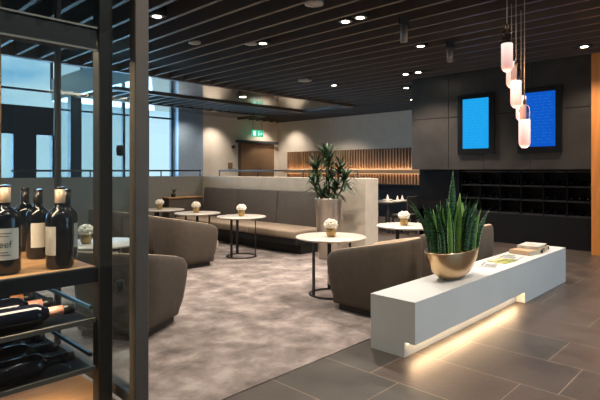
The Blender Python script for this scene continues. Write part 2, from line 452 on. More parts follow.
# door in left wall with exit sign
dr = struct('door_1', box(nb(), 12.94, 14.88, YW-.1, YW-.002, 0, 2.72, .01), M['doorframe'])
obj('door_leaf', box(nb(), 13.0, 13.905, YW-.13, YW-.101, 0.01, 2.64, .006), M['door'], dr)
dl = obj('door_leaf', box(nb(), 13.915, 14.82, YW-.13, YW-.101, 0.01, 2.64, .006), M['door'], dr)
obj('door_handle', tube(nb(), [(14.0, YW-.14, 1.05), (14.0, YW-.19, 1.1), (14.0, YW-.19, 1.6), (14.0, YW-.14, 1.65)], .014), M['rail'], dl)
obj('door_closer', box(nb(), 12.7, 15.0, YW-.26, YW-.131, 2.66, 2.78, .01), M['rail'], dr)
ex = thing('exit_sign', 'green lit emergency exit sign hanging above the brown double door', 'sign', (13.62, YW-.45, 2.93))
obj('sign_box', box(nb(), -.3, .3, -.02, .02, 0, .27, .005), M['exit'], ex)
bm = nb()
box(bm, -.25, -.12, -.024, -.021, .04, .23)                       # door symbol
tube(bm, [(.0, -.023, .05), (.05, -.023, .12), (.04, -.023, .18)], .012, 6)
tube(bm, [(.05, -.023, .12), (.1, -.023, .06)], .012, 6); tube(bm, [(.0, -.023, .14), (.08, -.023, .17)], .01, 6)
lathe(bm, [(.0, .195), (.02, .2), (.022, .215), (.0, .235)], 10, .045, -.023, 1, .15, cap=False)
box(bm, .13, .25, -.024, -.021, .115, .145); tube(bm, [(.14, -.023, .13), (.18, -.023, .175)], .01, 6); tube(bm, [(.14, -.023, .13), (.18, -.023, .085)], .01, 6)
obj('pictogram', bm, M['exitw'], ex)
for hx in (-.245, .245): obj('hanger', box(nb(), hx-.005, hx+.005, -.005, .005, .27, .73), M['rail'], ex)
tag(obj('call_point_box', box(nb(), 12.42, 12.6, YW-.09, YW-.002, 1.62, 1.85, .01), M['door']), 'small reddish brown box on the wall left of the double door', 'wall box')
tag(obj('wall_camera', lathe(nb(), [(.0, 2.42), (.07, 2.43), (.08, 2.5), (.05, 2.56), (0, 2.57)], 14, 12.62, YW-.1), M['blackmetal']), 'small black dome camera on the wall left of the door top', 'camera')

# ------------------------------------------------------------------ partitions and rails
struct('wall_partition', box(nb(), 7.36, 7.76, 5.42, 10.62, 0.008, 1.395, .004, 1), M['partition'])
struct('wall_partition', box(nb(), 2.2, 7.355, 10.5, 10.62, 0.008, 1.395, .004, 1), M['greypart'])
def rail(name, pts_posts, a, b, label):
    bm = nb(); A = Vector(a); B = Vector(b); d = (B-A).normalized()
    tube(bm, [A, B], .02, 8)
    t = thing('hand_rail', label, 'railing', (A.x, A.y, 1.395))
    for v in bm.verts: v.co -= Vector((A.x, A.y, 1.395))
    obj('rail_bar', bm, M['rail'], t)
    L = (B-A).length
    for f in pts_posts:
        p = A+d*(L*f)-Vector((A.x, A.y, 1.395)); bm = nb(); tube(bm, [(p.x, p.y, 0.001), (p.x, p.y, p.z-.005)], .016, 8)
        obj('rail_post', bm, M['rail'], t)
rail('r', (.0, .33, .66, .995), (7.56, 5.75, 1.535), (7.56, 10.1, 1.535), 'dark metal handrail along the top of the cream partition behind the sofa')
rail('r', (.02, .35, .74, .995), (3.0, 10.56, 1.535), (7.33, 10.56, 1.535), 'dark metal handrail along the top of the grey partition by the windows')

# ------------------------------------------------------------------ bench
bn = thing('display_bench', 'long white block bench with a lit recess beside the stone floor', 'bench', (3.545, 2.115, 0))
BL, BW, BH = 3.975, .44, .473
bm = nb()
prof2 = [(0, .126), (2.43, .126), (2.43, 0), (BL, 0), (BL, BH), (0, BH)]
f0 = bm.faces.new([bm.verts.new((x_, 0, z_)) for x_, z_ in prof2])
g = bmesh.ops.extrude_face_region(bm, geom=[f0]); bmesh.ops.translate(bm, verts=[v for v in g['geom'] if isinstance(v, bmesh.types.BMVert)], vec=(0, BW, 0))
box(bm, 0, 2.43, .10, BW, 0, .126)
obj('bench_body', bm, M['bench'], bn)
bm = nb(); box(bm, .03, 2.40, .075, .098, .112, .1255); obj('led_strip', bm, M['led'], bn)
o = strip('bench_light', (3.545+1.215, 2.115+.07, .11), 2.3, 4.0, '#ffd2a2', None); orient(o, (1, 0, 0), (0, -1.3, -1))

# bowl with snake plants
sp = thing('potted_snake_plant', 'champagne metal boat-shaped bowl of tall snake plants on the white bench', 'potted plant', (4.62, 2.335, BH))
bm = nb(); n = 40; prof = [(.0, .0), (.3, .0), (.42, .012), (.62, .05), (.8, .11), (.93, .19), (1.0, .285), (1.0, .293), (.965, .293), (.9, .2), (.7, .12), (0, .08)]
lathe(bm, prof, n, 0, 0, .42, .20, cap=False)
bo_ = obj('bowl', bm, M['bowl'], sp, smooth=True)
obj('soil', lathe(nb(), [(0, .262), (.5, .268), (.96, .25)], 30, 0, 0, .405, .19, cap=False), M['soil'], bo_)
def blade(bm, x, y, z, h, w, lean, az, tw, mi=0, n=9):
    prev = None
    for i in range(n+1):
        t = i/n
        ww = w*(.62+.5*t*(1-t)*1.6)*(1 if t < .62 else max(.02, 1-((t-.62)/.38)**1.6))
        c = Vector((x+math.cos(az)*lean*t*t*h, y+math.sin(az)*lean*t*t*h, z+h*t))
        a = tw+t*.5; u = Vector((math.cos(a), math.sin(a), 0)); v = Vector((-math.sin(a), math.cos(a), 0))
        row = [bm.verts.new(c+u*ww*s+v*ww*abs(s)*.35) for s in (-1, -.5, 0, .5, 1)]
        if prev:
            for k in range(4):
                f = bm.faces.new((prev[k], prev[k+1], row[k+1], row[k])); f.smooth = True; f.material_index = mi
        prev = row
rnd = random.Random(5)
def blades(specs, name, m):
    bm = nb()
    for (x, y, h, w, lean, az) in specs: blade(bm, x, y, .25, h, w, lean, az, rnd.uniform(-.6, .6)+math.radians(-46))
    bmesh.ops.solidify(bm, geom=bm.faces[:], thickness=.003)
    return obj(name, bm, m, sp, norm=True)
sa, sb = [], []
for i in range(78):
    x = rnd.uniform(-.36, .36); y = rnd.uniform(-.12, .12)
    s = abs(x)/.36
    h = rnd.uniform(.36, .56)*(1-.12*s); lean = .12+.36*s*rnd.random()+.05
    az = math.atan2(y*.8, x)
    (sa if i % 5 else sb).append((x, y, h, rnd.uniform(.03, .043), lean, az))
sa.append((.0, .0, .83, .05, .02, 0)); sb.append((.035, -.05, .60, .048, .05, 0)); sb.append((.12, -.03, .5, .045, .1, 0)); sa.append((-.03, .03, .56, .034, .08, PI)); sa.append((.17, -.02, .6, .03, .22, 0)); sb.append((.2, .0, .42, .03, .42, 0))
sa += [(-.3, .0, .50, .026, .45, PI), (-.33, .03, .44, .024, .6, PI), (-.3, .08, .55, .024, .4, 2.6), (-.2, .1, .5, .026, .5, 2.2), (.3, -.03, .56, .03, .3, -.3)]
blades(sa, 'leaves', M['snake']); blades(sb, 'leaves', M['snakelight'])

# magazines and books
def magazine(x, y, rz, w, h, cover, marks, label, z=BH):
    t = thing('magazine', label, 'magazine', (x, y, z+.001), rz, 'magazines on the bench')
    obj('cover', box(nb(), -w/2, w/2, -h/2, h/2, 0, .008, .001, 1), cover, t)
    for i, (a, b, c, d, m) in enumerate(marks):
        obj('printed_patch', box(nb(), a*w, b*w, c*h, d*h, .0081, .0089), m, t)
cw = mat('cover_white', '#cfcdc6', .4, noise=.1); cb = mat('cover_grey', '#8d9298', .4, noise=.4, nscale=25)
cy = mat('cover_lime', '#a9ab5c', .4); cyel = mat('cover_yellow', '#b89c3c', .4); cd = mat('cover_dark', '#3f4146', .4); cg = mat('cover_green', '#6e8a5a', .4, noise=.3, nscale=20)
magazine(5.52, 2.36, .25, .29, .22, cw, [(-.45, .1, -.45, .1, cb), (-.4, .45, .18, .26, cd), (.18, .42, -.42, -.25, cyel)], 'white magazine with a grey photo and dark title, nearest the bowl')
magazine(5.88, 2.34, -.12, .3, .22, cy, [(-.4, .4, .2, .38, cw), (-.4, .3, -.1, .0, cd), (-.1, .45, -.45, -.25, cg)], 'lime yellow magazine in the middle of the bench')
magazine(6.2, 2.36, .1, .29, .22, cw, [(-.4, .1, -.3, .3, cb), (.18, .45, -.1, .35, cg), (-.45, .4, .38, .45, cd)], 'white magazine with green and grey pictures, beside the books')
pages = mat('book_pages', '#cbbfa8', .8, noise=.2, nscale=8, stretch=(1, 1, 60)); bkA = mat('book_kraft', '#b39a7a', .6); bkB = mat('book_cover_light', '#b8b4ac', .5, noise=.3, nscale=14)
bkC = mat('book_spine_dark', '#2c2a2a', .5)
def book(x, y, z, rz, w, h, t_, cov, label):
    t = thing('book', label, 'book', (x, y, z), rz, 'books on the bench end')
    obj('pages', box(nb(), -w/2+.006, w/2-.004, -h/2+.005, h/2-.005, .004, t_-.004), pages, t)
    bm = nb(); box(bm, -w/2, w/2, -h/2, h/2, 0, .004); box(bm, -w/2, w/2, -h/2, h/2, t_-.004, t_); box(bm, -w/2, -w/2+.005, -h/2, h/2, 0, t_)
    bcv = obj('book_cover', bm, cov, t)
    obj('spine_label', box(nb(), w/2-.07, w/2-.02, -h/2-.0015, -h/2+.004, .006, t_-.006), bkC, bcv)
book(6.66, 2.34, BH+.001, -.15, .36, .27, .05, bkA, 'thick tan book at the bottom of the stack on the bench end')
book(7.06, 2.34, BH+.001, .1, .27, .25, .05, bkA, 'thick tan book lying behind the stack at the bench end')
book(6.9, 2.35, BH+.0525, .05, .40, .26, .035, bkB, 'large book with a printed grey cover lying across the two tan books')

# ------------------------------------------------------------------ armchairs
def armchair():
    t = thing('tub_armchair', '', 'armchair', (0, 0, 0), 0, 'brown tub armchairs')
    W = .44; R = .2; path = []
    # U path in the (x,y) plane: front is +y, back is -y
    pts = [(-W, .42), (-W, .2), (-W, .0), (-W, -.14)]
    for i in range(1, 8):
        a = PI+i*(PI/2)/8; pts.append((-W+.28+.28*math.cos(a), -W+.28+.28*math.sin(a)))
    pts += [(-.14, -W), (0, -W), (.14, -W)]
    for i in range(1, 8):
        a = 1.5*PI+i*(PI/2)/8; pts.append((W-.28+.28*math.cos(a), -W+.28+.28*math.sin(a)))
    pts += [(W, -.14), (W, .0), (W, .2), (W, .42)]
    n = len(pts); rows = []
    bm = nb()
    for i, (x, y) in enumerate(pts):
        a = Vector(pts[max(0, i-1)]); b = Vector(pts[min(n-1, i+1)]); d = (b-a).normalized(); nrm = Vector((-d.y, d.x))  # inward
        if nrm.dot(Vector((-x, -y+.1))) < 0: nrm = -nrm
        u = (y+W)/(2*W); zt = .815-.17*(u**1.2)
        fr = 0 if u < .9 else (u-.9)*.5
        sec = [(.085, .05), (.05, .18), (.015, .4), (.0, .58), (.008, zt-.03), (.025, zt), (.075, zt), (.095, zt-.03), (.10, .42), (.11, .25)]
        rows.append([bm.verts.new((x+nrm.x*o_, y+nrm.y*o_-(.06*(1-z_/.6) if (u > .9 and z_ < .6) else 0), z_)) for o_, z_ in sec])
    for a, b in zip(rows, rows[1:]):
        for k in range(len(a)-1):
            f = bm.faces.new((a[k], a[k+1], b[k+1], b[k])); f.smooth = True; f.material_index = 1 if k >= 5 else 0
        f = bm.faces.new((a[-1], a[0], b[0], b[-1]))
    bm.faces.new(list(reversed(rows[0]))); bm.faces.new(rows[-1])
    obj('shell', bm, [M['chair'], M['chairin']], t, sub=1)
    bm = nb(); box(bm, -.335, .335, -.335, .47, .24, .43, .06, 3); obj('seat_cushion', bm, M['chairin'], t, smooth=True)
    bm = nb(); box(bm, -.34, .34, -.34, .37, .07, .245, .03, 2); obj('seat_base', bm, M['chair'], t)
    bm = nb(); box(bm, -.31, .31, -.31, .3, .009, .071, .01, 1); obj('plinth', bm, M['blackmetal'], t)
    return t
ch = armchair()
chairs = [((4.56, 3.20), 0, 'brown tub armchair directly behind the white bench, beside the nearest round table'),
          ((6.42, 3.19), 0, 'brown tub armchair behind the snake plant bowl, half hidden by its leaves'),
          ((4.46, 6.90), -PI/2, 'brown tub armchair in the middle of the lounge, its pale seat edge showing'),
          ((4.50, 8.12), -PI/2, 'brown tub armchair seen through the cabinet glass, one place beyond the middle one'),
          ((4.50, 9.38), -PI/2, 'brown tub armchair farthest back by the grey partition, seen through glass'),
          ((2.32, 4.52), -PI/3, 'brown tub armchair nearest the wine cabinet, cut off by the metal post'), ]
for i, (p, rz, lab) in enumerate(chairs):
    if i == 0: ch.location = (p[0], p[1], 0); ch.rotation_euler = (0, 0, rz); ch['label'] = lab
    else: dup(ch, (p[0], p[1], 0), rz, lab)
# ------------------------------------------------------------------ round tables with flowers
def table():
    t = thing('round_table', '', 'table', (0, 0, 0.008), 0, 'round lounge tables')
    obj('table_top', lathe(nb(), [(0, .690), (.40, .690), (.437, .702), (.44, .712), (.435, .718), (0, .718)], 48, cap=False), M['tabletop'], t)
    obj('base_ring', lathe(nb(), [(.235, 0), (.275, 0), (.275, .018), (.235, .018), (.235, 0)], 40, cap=False), M['tableleg'], t)
    for k in range(3):
        a = math.radians(45+120*k); bm = nb(); box(bm, -.006, .006, -.024, .024, .0, .676)
        bmesh.ops.rotate(bm, verts=bm.verts, matrix=Matrix.Rotation(a, 3, 'Z'))
        bmesh.ops.translate(bm, verts=bm.verts, vec=(.255*math.cos(a), .255*math.sin(a), .012)); obj('leg', bm, M['tableleg'], t)
    bm = nb()
    for k in range(3):
        a = math.radians(45+120*k); tube(bm, [(0, 0, .682), (.27*math.cos(a), .27*math.sin(a), .682)], .008, 6)
    obj('top_brace', bm, M['tableleg'], t)
    return t
def flowers():
    t = thing('flower_pot', '', 'flower pot', (0, 0, .727), 0, 'flower pots on the round tables')
    obj('pot', lathe(nb(), [(0, 0), (.045, 0), (.06, .03), (.062, .07), (.055, .1), (.05, .1), (.045, .085), (0, .08)], 20, cap=False), M['goldglass'], t)
    bm = nb(); r = random.Random(3)
    for i in range(75):
        z = r.uniform(-.55, 1); a = r.uniform(0, 2*PI); q = math.sqrt(max(0, 1-z*z)); c = Vector((q*math.cos(a)*.075, q*math.sin(a)*.075, .145+z*.055))
        g = bmesh.ops.create_icosphere(bm, subdivisions=1, radius=.02)
        for v in g['verts']: v.co = v.co*r.uniform(.8, 1.15)+c
    g = bmesh.ops.create_icosphere(bm, subdivisions=2, radius=.07)
    for v in g['verts']: v.co = Vector((v.co.x, v.co.y, v.co.z*.8))+Vector((0, 0, .145))
    obj('flower_head', bm, M['petal'], t, smooth=True)
    return t
tb = table(); fl = flowers()
tabs = [((4.70, 3.99), 'nearest round white-topped table, in front of the tall bronze planter', 'nearest table, in front of the tall planter', 0),
        ((5.66, 6.90), 'round white-topped table in front of the sofa, nearest the planter end', 'table in front of the sofa', .4),
        ((5.53, 8.07), 'round white-topped table beside the left end of the sofa, second of its row', 'table at the left end of the sofa', .2),
        ((5.50, 9.28), 'round white-topped table by the grey partition, farthest of its row', 'farthest table, by the grey partition', .9),
        ((6.42, 3.98), 'round white-topped table at the right, behind the snake plants', 'right-hand table behind the snake plants', .3),
        ((2.48, 5.55), 'round white-topped table seen through the wine cabinet glass', 'table seen through the wine cabinet glass', .3)]
foffs = [(0, 0), (0, 0), (-.02, .02), (-.08, .0), (-.03, 0.02), (-.14, .03)]
for i, (p, lab, fl_lab, rz) in enumerate(tabs):
    q = (p[0]+foffs[i][0], p[1]+foffs[i][1], .727); fs = 'white flowers in a gold pot, '+fl_lab
    if i == 0:
        tb.location = (p[0], p[1], .008); tb.rotation_euler = (0, 0, rz); tb['label'] = lab; fl.location = q; fl['label'] = fs
    else:
        dup(tb, (p[0], p[1], .008), rz, lab); dup(fl, q, rz, fs)

# ------------------------------------------------------------------ sofa
sf = thing('banquette_sofa', 'long grey-brown banquette sofa with tall panelled back against the cream partition', 'sofa', (6.3, 6.2, 0))
SL = 3.95
obj('plinth', box(nb(), .22, .95, .05, SL-.1, .008, .2, .01), M['blackmetal'], sf)
obj('seat_base', box(nb(), .04, .95, 0, SL, .2, .31, .015), M['blackmetal'], sf)
for k in range(3):
    a = k*SL/3; obj('seat_cushion', box(nb(), 0, .82, a+.004, a+SL/3-.004, .31, .45, .035, 3), M['sofaseat'], sf, smooth=True)
for k in range(3):
    a = k*SL/3; bm = nb(); box(bm, -.07, .07, a+.003, a+SL/3-.003, 0, .8, .03, 3)
    bmesh.ops.rotate(bm, verts=bm.verts, matrix=Matrix.Rotation(math.radians(6), 3, 'Y'))
    bmesh.ops.translate(bm, verts=bm.verts, vec=(.83, 0, .33)); obj('back_cushion', bm, M['sofa'], sf, smooth=True)

# tall planter with dragon plant
pp = Vector((6.95, 5.42, 0))
pl = thing('tall_planter', 'tall tapered bronze planter with a bushy palm beside the sofa end', 'potted plant', (6.60, 5.66, .008))
obj('pot', lathe(nb(), [(0, 0), (.17, 0), (.18, .02), (.235, 1.03), (.24, 1.05), (.22, 1.05), (.21, .98), (0, .97)], 36, cap=False), M['pot'], pl)
obj('soil', lathe(nb(), [(0, 1.0), (.1, .995), (.212, .985)], 24, cap=False), M['soil'], pl)
bm = nb(); bs = nb(); r = random.Random(11)
heads = [(-.03, .03, 1.84), (.14, -.15, 1.62), (-.15, .15, 1.60), (.2, -.2, 1.4), (-.15, .18, 1.34), (.03, .0, 1.45), (.07, .05, 1.74), (.1, -.08, 1.25), (-.05, .05, 1.2)]
for hx, hy, hz in heads:
    tube(bs, [(hx*.4, hy*.4, .98), (hx*.8, hy*.8, (hz+.98)/2), (hx, hy, hz)], .014, 6)
    for i in range(40):
        az = r.uniform(0, 2*PI); el = r.uniform(-.35, 1.35); L = r.uniform(.24, .40); w = .022
        base = Vector((hx, hy, hz-r.uniform(0, .16))); prev = None
        hd = Vector((math.cos(az), math.sin(az), 0)); sd = Vector((-math.sin(az), math.cos(az), 0))
        p = base.copy(); e = el
        for k in range(6):
            tt = k/5; ww = w*(.5+1.4*tt if tt < .4 else 1.06*(1-tt)/.6+.04)
            row = [bm.verts.new(p+sd*ww), bm.verts.new(p-Vector((0, 0, .003))), bm.verts.new(p-sd*ww)]
            if prev:
                for j in range(2):
                    f = bm.faces.new((prev[j], prev[j+1], row[j+1], row[j])); f.smooth = True
            prev = row; p = p+(hd*math.cos(e)+Vector((0, 0, math.sin(e))))*L/5; e -= .16
obj('foliage', bm, M['leaf'], pl, norm=False); obj('stem', bs, M['stem'], pl)

# sideboard with small plant behind table row, left
sb_ = thing('side_counter', 'low brown counter in front of the grey partition', 'counter', (6.75, 10.33, .008))
obj('body', box(nb(), -.55, .4, -.13, .15, 0, .87, .01), M['chair'], sb_)
obj('counter_top', box(nb(), -.57, .42, -.15, .16, .871, .90, .004), M['shelfwood'], sb_)
t = thing('small_plant', 'small dark green plant in a little pot on the brown counter', 'potted plant', (6.4, 10.33, .91))
obj('pot', lathe(nb(), [(0, 0), (.05, 0), (.06, .08), (.05, .08), (0, .07)], 14, cap=False), M['blackmetal'], t)
bm = nb()
for i in range(22):
    blade(bm, 0, 0, .06, r.uniform(.08, .16), .012, .9*r.random(), r.uniform(0, 6.3), r.uniform(0, 3), n=4)
obj('leaves', bm, M['leaf'], t, norm=False)

# ------------------------------------------------------------------ dining corner at the back right
bc = thing('bar_counter', 'long black bar counter below the batten wall', 'counter', (14.1, 9.6, 0))
obj('body', box(nb(), -.3, .3, -4, 1.8, 0, 1.03, .01), M['niche'], bc); obj('counter_top', box(nb(), -.35, .35, -4.05, 1.85, 1.03, 1.07, .005), M['rack'], bc)
dt = thing('dining_table', 'dark dining table laid with white plates beyond the partition end', 'table', (0, 0, 0)); P = Vector((10.75, 7.22, .75)); dt.location = (P.x, P.y, 0)
obj('table_top', box(nb(), -.6, .6, -.45, .45, .71, .75, .006), M['darkchair'], dt)
for sx in (-1, 1):
    for sy in (-1, 1): obj('leg', box(nb(), sx*.54-.025, sx*.54+.025, sy*.39-.025, sy*.39+.025, 0, .709), M['darkchair'], dt)
for k, (dx, dy) in enumerate(((-.4, .22), (-.35, -.25), (.3, .2), (.35, -.22), (0, -.3))):
    o = obj('plate', lathe(nb(), [(0, .004), (.07, .0), (.075, .004), (.13, .018), (.128, .022), (.07, .008), (0, .008)], 20, cap=False), M['white'])
    o.location = (P.x+dx, P.y+dy, .752); tag(o, 'white plate on the dark dining table beyond the partition end', 'plate', 'plates on the dining table')
    nk = obj('napkin', lathe(nb(), [(.045, 0), (.03, .04), (.012, .11), (.0, .13)], 6), M['white']); nk.location = (P.x+dx, P.y+dy, .775)
    tag(nk, 'folded white napkin standing on a plate of the dining table', 'napkin', 'napkins on the dining table')
def dchair():
    t = thing('dining_chair', '', 'chair', (0, 0, 0), 0, 'dark dining chairs')
    obj('seat', box(nb(), -.22, .22, -.22, .22, .42, .48, .015), M['darkchair'], t)
    obj('backrest', box(nb(), -.22, .22, -.24, -.2, .5, .92, .015), M['darkchair'], t)
    for sx in (-1, 1):
        obj('leg', box(nb(), sx*.19-.018, sx*.19+.018, .17, .21, 0, .42), M['darkchair'], t)
        obj('leg', box(nb(), sx*.19-.018, sx*.19+.018, -.235, -.2, 0, .52), M['darkchair'], t)
    return t
dc = dchair(); Q = [(P.x-.3, P.y-.68, 0), (P.x+.3, P.y-.68, 0), (P.x-.9, P.y+.0, -PI/2), (P.x+.05, P.y+.65, PI)]
dl_ = ['dark dining chair at the near side of the dining table, left of two', 'dark dining chair at the near side of the dining table, right of two', 'dark dining chair at the end of the dining table facing the partition', 'dark dining chair on the far side of the dining table']
for i, (x, y, rz) in enumerate(Q):
    if i == 0: dc.location = (x, y, 0); dc.rotation_euler = (0, 0, rz); dc['label'] = dl_[0]
    else: dup(dc, (x, y, 0), rz, dl_[i])

# ------------------------------------------------------------------ pendants
pc = [(507, 44, 72), (511.5, 62, 88), (516, 82, 108), (521, 95, 121), (524.5, 122, 148)]
gl = ['topmost and leftmost pink glass pendant of the cluster', 'second highest pink glass pendant, behind the topmost one', 'middle pink glass pendant of the cluster with smoky collar',
      'second lowest pink glass pendant, partly hidden in the cluster', 'lowest and rightmost pink glass pendant of the cluster']
dd = [5.75, 6.3, 6.0, 6.55, 5.75]
pendroot = None
for i, (px, yt, yb) in enumerate(pc):
    d = dd[i]; w = FW*d+RT*(d*(px-300)/FPX); zb = EYE+(HOR-yb)*d/FPX
    top = ZC+.02-zb
    if pendroot is None:
        t = thing('pendant_lamp', gl[i], 'pendant lamp', (w.x, w.y, zb), 0, 'pink glass pendant lamps')
        obj('glass_shade', lathe(nb(), [(0, 0), (.03, .003), (.056, .03), (.064, .06), (.064, .325), (.058, .33), (0, .33)], 12, cap=False), M['pend'], t)
        obj('smoky_collar', lathe(nb(), [(.055, .331), (.057, .34), (.057, .45), (.04, .49), (.012, .505)], 16, cap=False), M['clearpend'], t)
        obj('cap', lathe(nb(), [(0, .50), (.02, .506), (.02, .55), (.006, .57), (0, .57)], 12, cap=False), M['brass'], t)
        pendroot = t
    else:
        t = pendroot.copy(); COL.objects.link(t); t.location = (w.x, w.y, zb); t['label'] = gl[i]
        for c in [c for c in pendroot.children if c.name.split('.')[0] != 'cord']:
            c2 = c.copy(); COL.objects.link(c2); c2.parent = t
    obj('cord', tube(nb(), [(0, 0, .56), (0, 0, top)], .0055, 6), M['cord'], t)
    l = bpy.data.lights.new('pendant_light', 'POINT'); l.energy = 2.5; l.color = srgb('#ffd0b4')[:3]; l.shadow_soft_size = .06
    o = bpy.data.objects.new('pendant_light', l); COL.objects.link(o); o.location = (w.x, w.y, zb-.1)

# ------------------------------------------------------------------ ceiling fittings
def downlight():
    t = thing('downlight', '', 'ceiling lamp', (0, 0, ZC), 0, 'ceiling downlights')
    obj('housing', box(nb(), -.1, .1, -.09, .09, .0, .16, .008), M['blackmetal'], t)
    tr = obj('lamp_trim', lathe(nb(), [(.055, -.002), (.085, -.006), (.088, .0), (.055, .0)], 20, 0, 0, cap=False), M['lamptrim'], t)
    obj('lamp_lens', lathe(nb(), [(0, -.004), (.055, -.004), (.055, -.001), (0, -.001)], 18, 0, 0, cap=False), M['lamp'], tr)
    return t
dn = None
def snapx(x): 
    k = math.floor((x-ph)/pitch); return ph+(k+.5)*pitch
lights = [(157, 17, 1, 'cut by the tall post, upper left'), (259, 43, 1, 'left of the middle of the slats'), (342, 21, 1, 'left one of the bright pair top centre'), (357, 17, 1, 'right one of the bright pair top centre'),
          (336, 86, 1, 'above the tall plant'), (419, 46, 1, 'between the two hanging cylinders'), (407, 75, 1, 'left of the pair near the dark wall corner'), (419.5, 73, 1, 'right of the pair near the dark wall corner'),
          (410, 89, 1, 'next to the dark wall edge'), (584, 47, 1, 'at the far right'), (413, 100, 1, 'lowest beside the dark wall edge')]
pos = []
for px, py, s, lab in lights:
    p = at(px, py, ZC-.005)
    p.x = snapx(p.x) if True else p.x
    L_ = 'small white spotlight between the ceiling slats, '+lab
    if dn is None: dn = downlight(); t = dn; t['label'] = L_
    else: t = dup(dn, p, 0, L_)
    t.location = (p.x, p.y, ZC+.002); pos.append((p.x, p.y))
# further spots with no lamp body, some added as fill for the back wall
extra = [(1.0, 0.6), (3.4, 1.2), (5.8, .4), (1.0, 6.2), (8.4, 1.6), (2.6, 8.5), (6.2, 8.6), (-1.5, 3.5), (3.4, -1.6), (8.6, 8.2), (12.2, 7.8), (3.7, 4.0), (12.9, 10.2), (12.6, 13.4), (9.8, 13.3), (13.6, 12), (7.4, 5.2)]
for i, (x, y) in enumerate(extra):
    p = Vector((snapx(x), y, 0)); pos.append((p.x, p.y))
for i, (x, y) in enumerate(pos):
    spot((x, y, ZC-.03), (x, y, 0), 115, 125, .9)
# focused accents
spot((5.0, 2.6, ZC-.03), (4.9, 2.36, .4), 60, 40, .8)
spot((6.9, 6.6, ZC-.03), (6.5, 5.4, 1), 60, 50, .6)
for x, y, tx, ty in ((14.2, 14.9, 15.2, 14.9), (11.6, 15.2, 11.6, 16.), (14.3, 15.2, 14.2, 16), (9.5, 14.9, 10.5, 15.6)):
    spot((x, y, ZC-.08), (tx, ty, 1.7), 60, 95, 1)
bm = nb()
def fitting(px, py, lab, r=.14):
    p = at(px, py, ZC-.005); o = obj('ceiling_speaker', lathe(nb(), [(0, -.012), (r*.8, -.012), (r, -.004), (r, .03), (0, .03)], 28, cap=False), M['lamptrim'])
    o.location = (p.x, p.y, ZC); tag(o, lab, 'ceiling speaker', 'round ceiling speakers')
bm.free()
fitting(305, 81, 'round pale grey disc on the ceiling slats above the palm', .16); fitting(314, 4.5, 'round grey disc at the top edge of the photo', .12); fitting(194.5, 43.5, 'round grey disc on the slats right of the tall post', .1); fitting(251, 44.5, 'round grey disc beside the middle left spotlight', .1)
for px, yt, yb, lab in ((404, 25, 41, 'nearer small grey cylinder spotlight hanging from the slats'), (450, 47, 61, 'farther small grey cylinder spotlight hanging from the slats by the dark wall')):
    p = at(px, yt+1, ZC-.1); d = p.x*FW.x+p.y*FW.y; h = (yb-yt)*d/FPX
    t = thing('track_spotlight', lab, 'ceiling lamp', (p.x, p.y, ZC-.1-h), 0, 'cylinder spotlights')
    obj('can', lathe(nb(), [(0, .0), (.04, .0), (.05, -.0), (.05, h), (0, h)], 18, cap=False), M['spk'], t)
    obj('mount', box(nb(), -.12, .12, -.012, .012, h, h+.1), M['blackmetal'], t)
# ceiling lamps of the glossy ceiling
for i, (px, py, lab) in enumerate(((243, 97, 'nearer'), (208, 116, 'farther'))):
    p = at(px, py, ZC+.03); o = obj('recessed_lamp', lathe(nb(), [(0, -.006), (.07, -.006), (.09, -.002), (.09, 0), (0, 0)], 20, cap=False), M['lamp'])
    o.location = (p.x, p.y, ZC+.028); tag(o, lab+' white recessed lamp in the glossy mirrored ceiling', 'ceiling lamp')
    spot((p.x, p.y, ZC-.0), (p.x, p.y, 0), 120, 80, .7)

# ------------------------------------------------------------------ wine cabinet
cabx, caby = .86, 1.61
wc = thing('wine_cabinet', 'glass wine display cabinet with dark metal frame at the left edge', 'cabinet', (cabx, caby, 0))
def L2(x0, x1, y0, y1, z0, z1, bev=.003): return box(nb(), x0-cabx, x1-cabx, y0-caby, y1-caby, z0, z1, bev, 1)
XL = -.8
obj('post', L2(cabx-.026, cabx+.026, caby-.022, caby+.022, 0, 3.0), M['postmetal'], wc)
obj('post', L2(cabx-.012, cabx+.012, 2.345, 2.37, 0, 3.0), M['blackmetal'], wc)
obj('post', L2(.755, .805, 1.695, 1.745, .735, 3.0), M['blackmetal'], wc)
obj('post', L2(.605, .63, 2.345, 2.37, .735, 3.0), M['brass'], wc)
obj('post', L2(XL-.03, XL+.03, caby-.022, caby+.022, 0, 3.0), M['postmetal'], wc)
bs_ = obj('base', L2(XL, cabx-.03, caby+.03, 2.36, 0.0, .70), M['blackmetal'], wc)
obj('bottom_board', L2(XL, .82, caby+.03, 2.33, .701, .733), M['shelfwood'], wc)
obj('bottom_rail', L2(cabx-.022, cabx+.022, caby+.024, 2.328, .725, .765), M['postmetal'], wc)
obj('bottom_rail', L2(XL+.03, cabx-.03, caby-.015, caby+.025, .66, .70), M['postmetal'], wc)
obj('top_rail', L2(XL, cabx, caby-.02, 2.37, 2.9, 3.0), M['blackmetal'], wc)
def rot_glass(x0, x1, y0, y1, z0, z1): return L2(x0, x1, y0, y1, z0, z1, 0)
gp = bs_
obj('glass_pane', rot_glass(XL+.03, cabx-.03, caby-.003, caby+.003, .702, 2.9), M['cabglass'], wc)
obj('glass_pane', rot_glass(cabx-.003, cabx+.003, caby+.024, 2.33, .767, 2.9), M['cabglass'], wc)
obj('glass_pane', rot_glass(XL, .84, 2.352, 2.358, .735, 2.9), M['cabglass'], wc)
for z in (1.62, 1.135):
    o = obj('glass_clamp', lathe(nb(), [(0, -.02), (.012, -.018), (.014, 0), (.012, .018), (0, .02)], 14, cap=False), M['rail'], wc)
    o.location = (.835-cabx, 1.66-caby+.04, z)
    
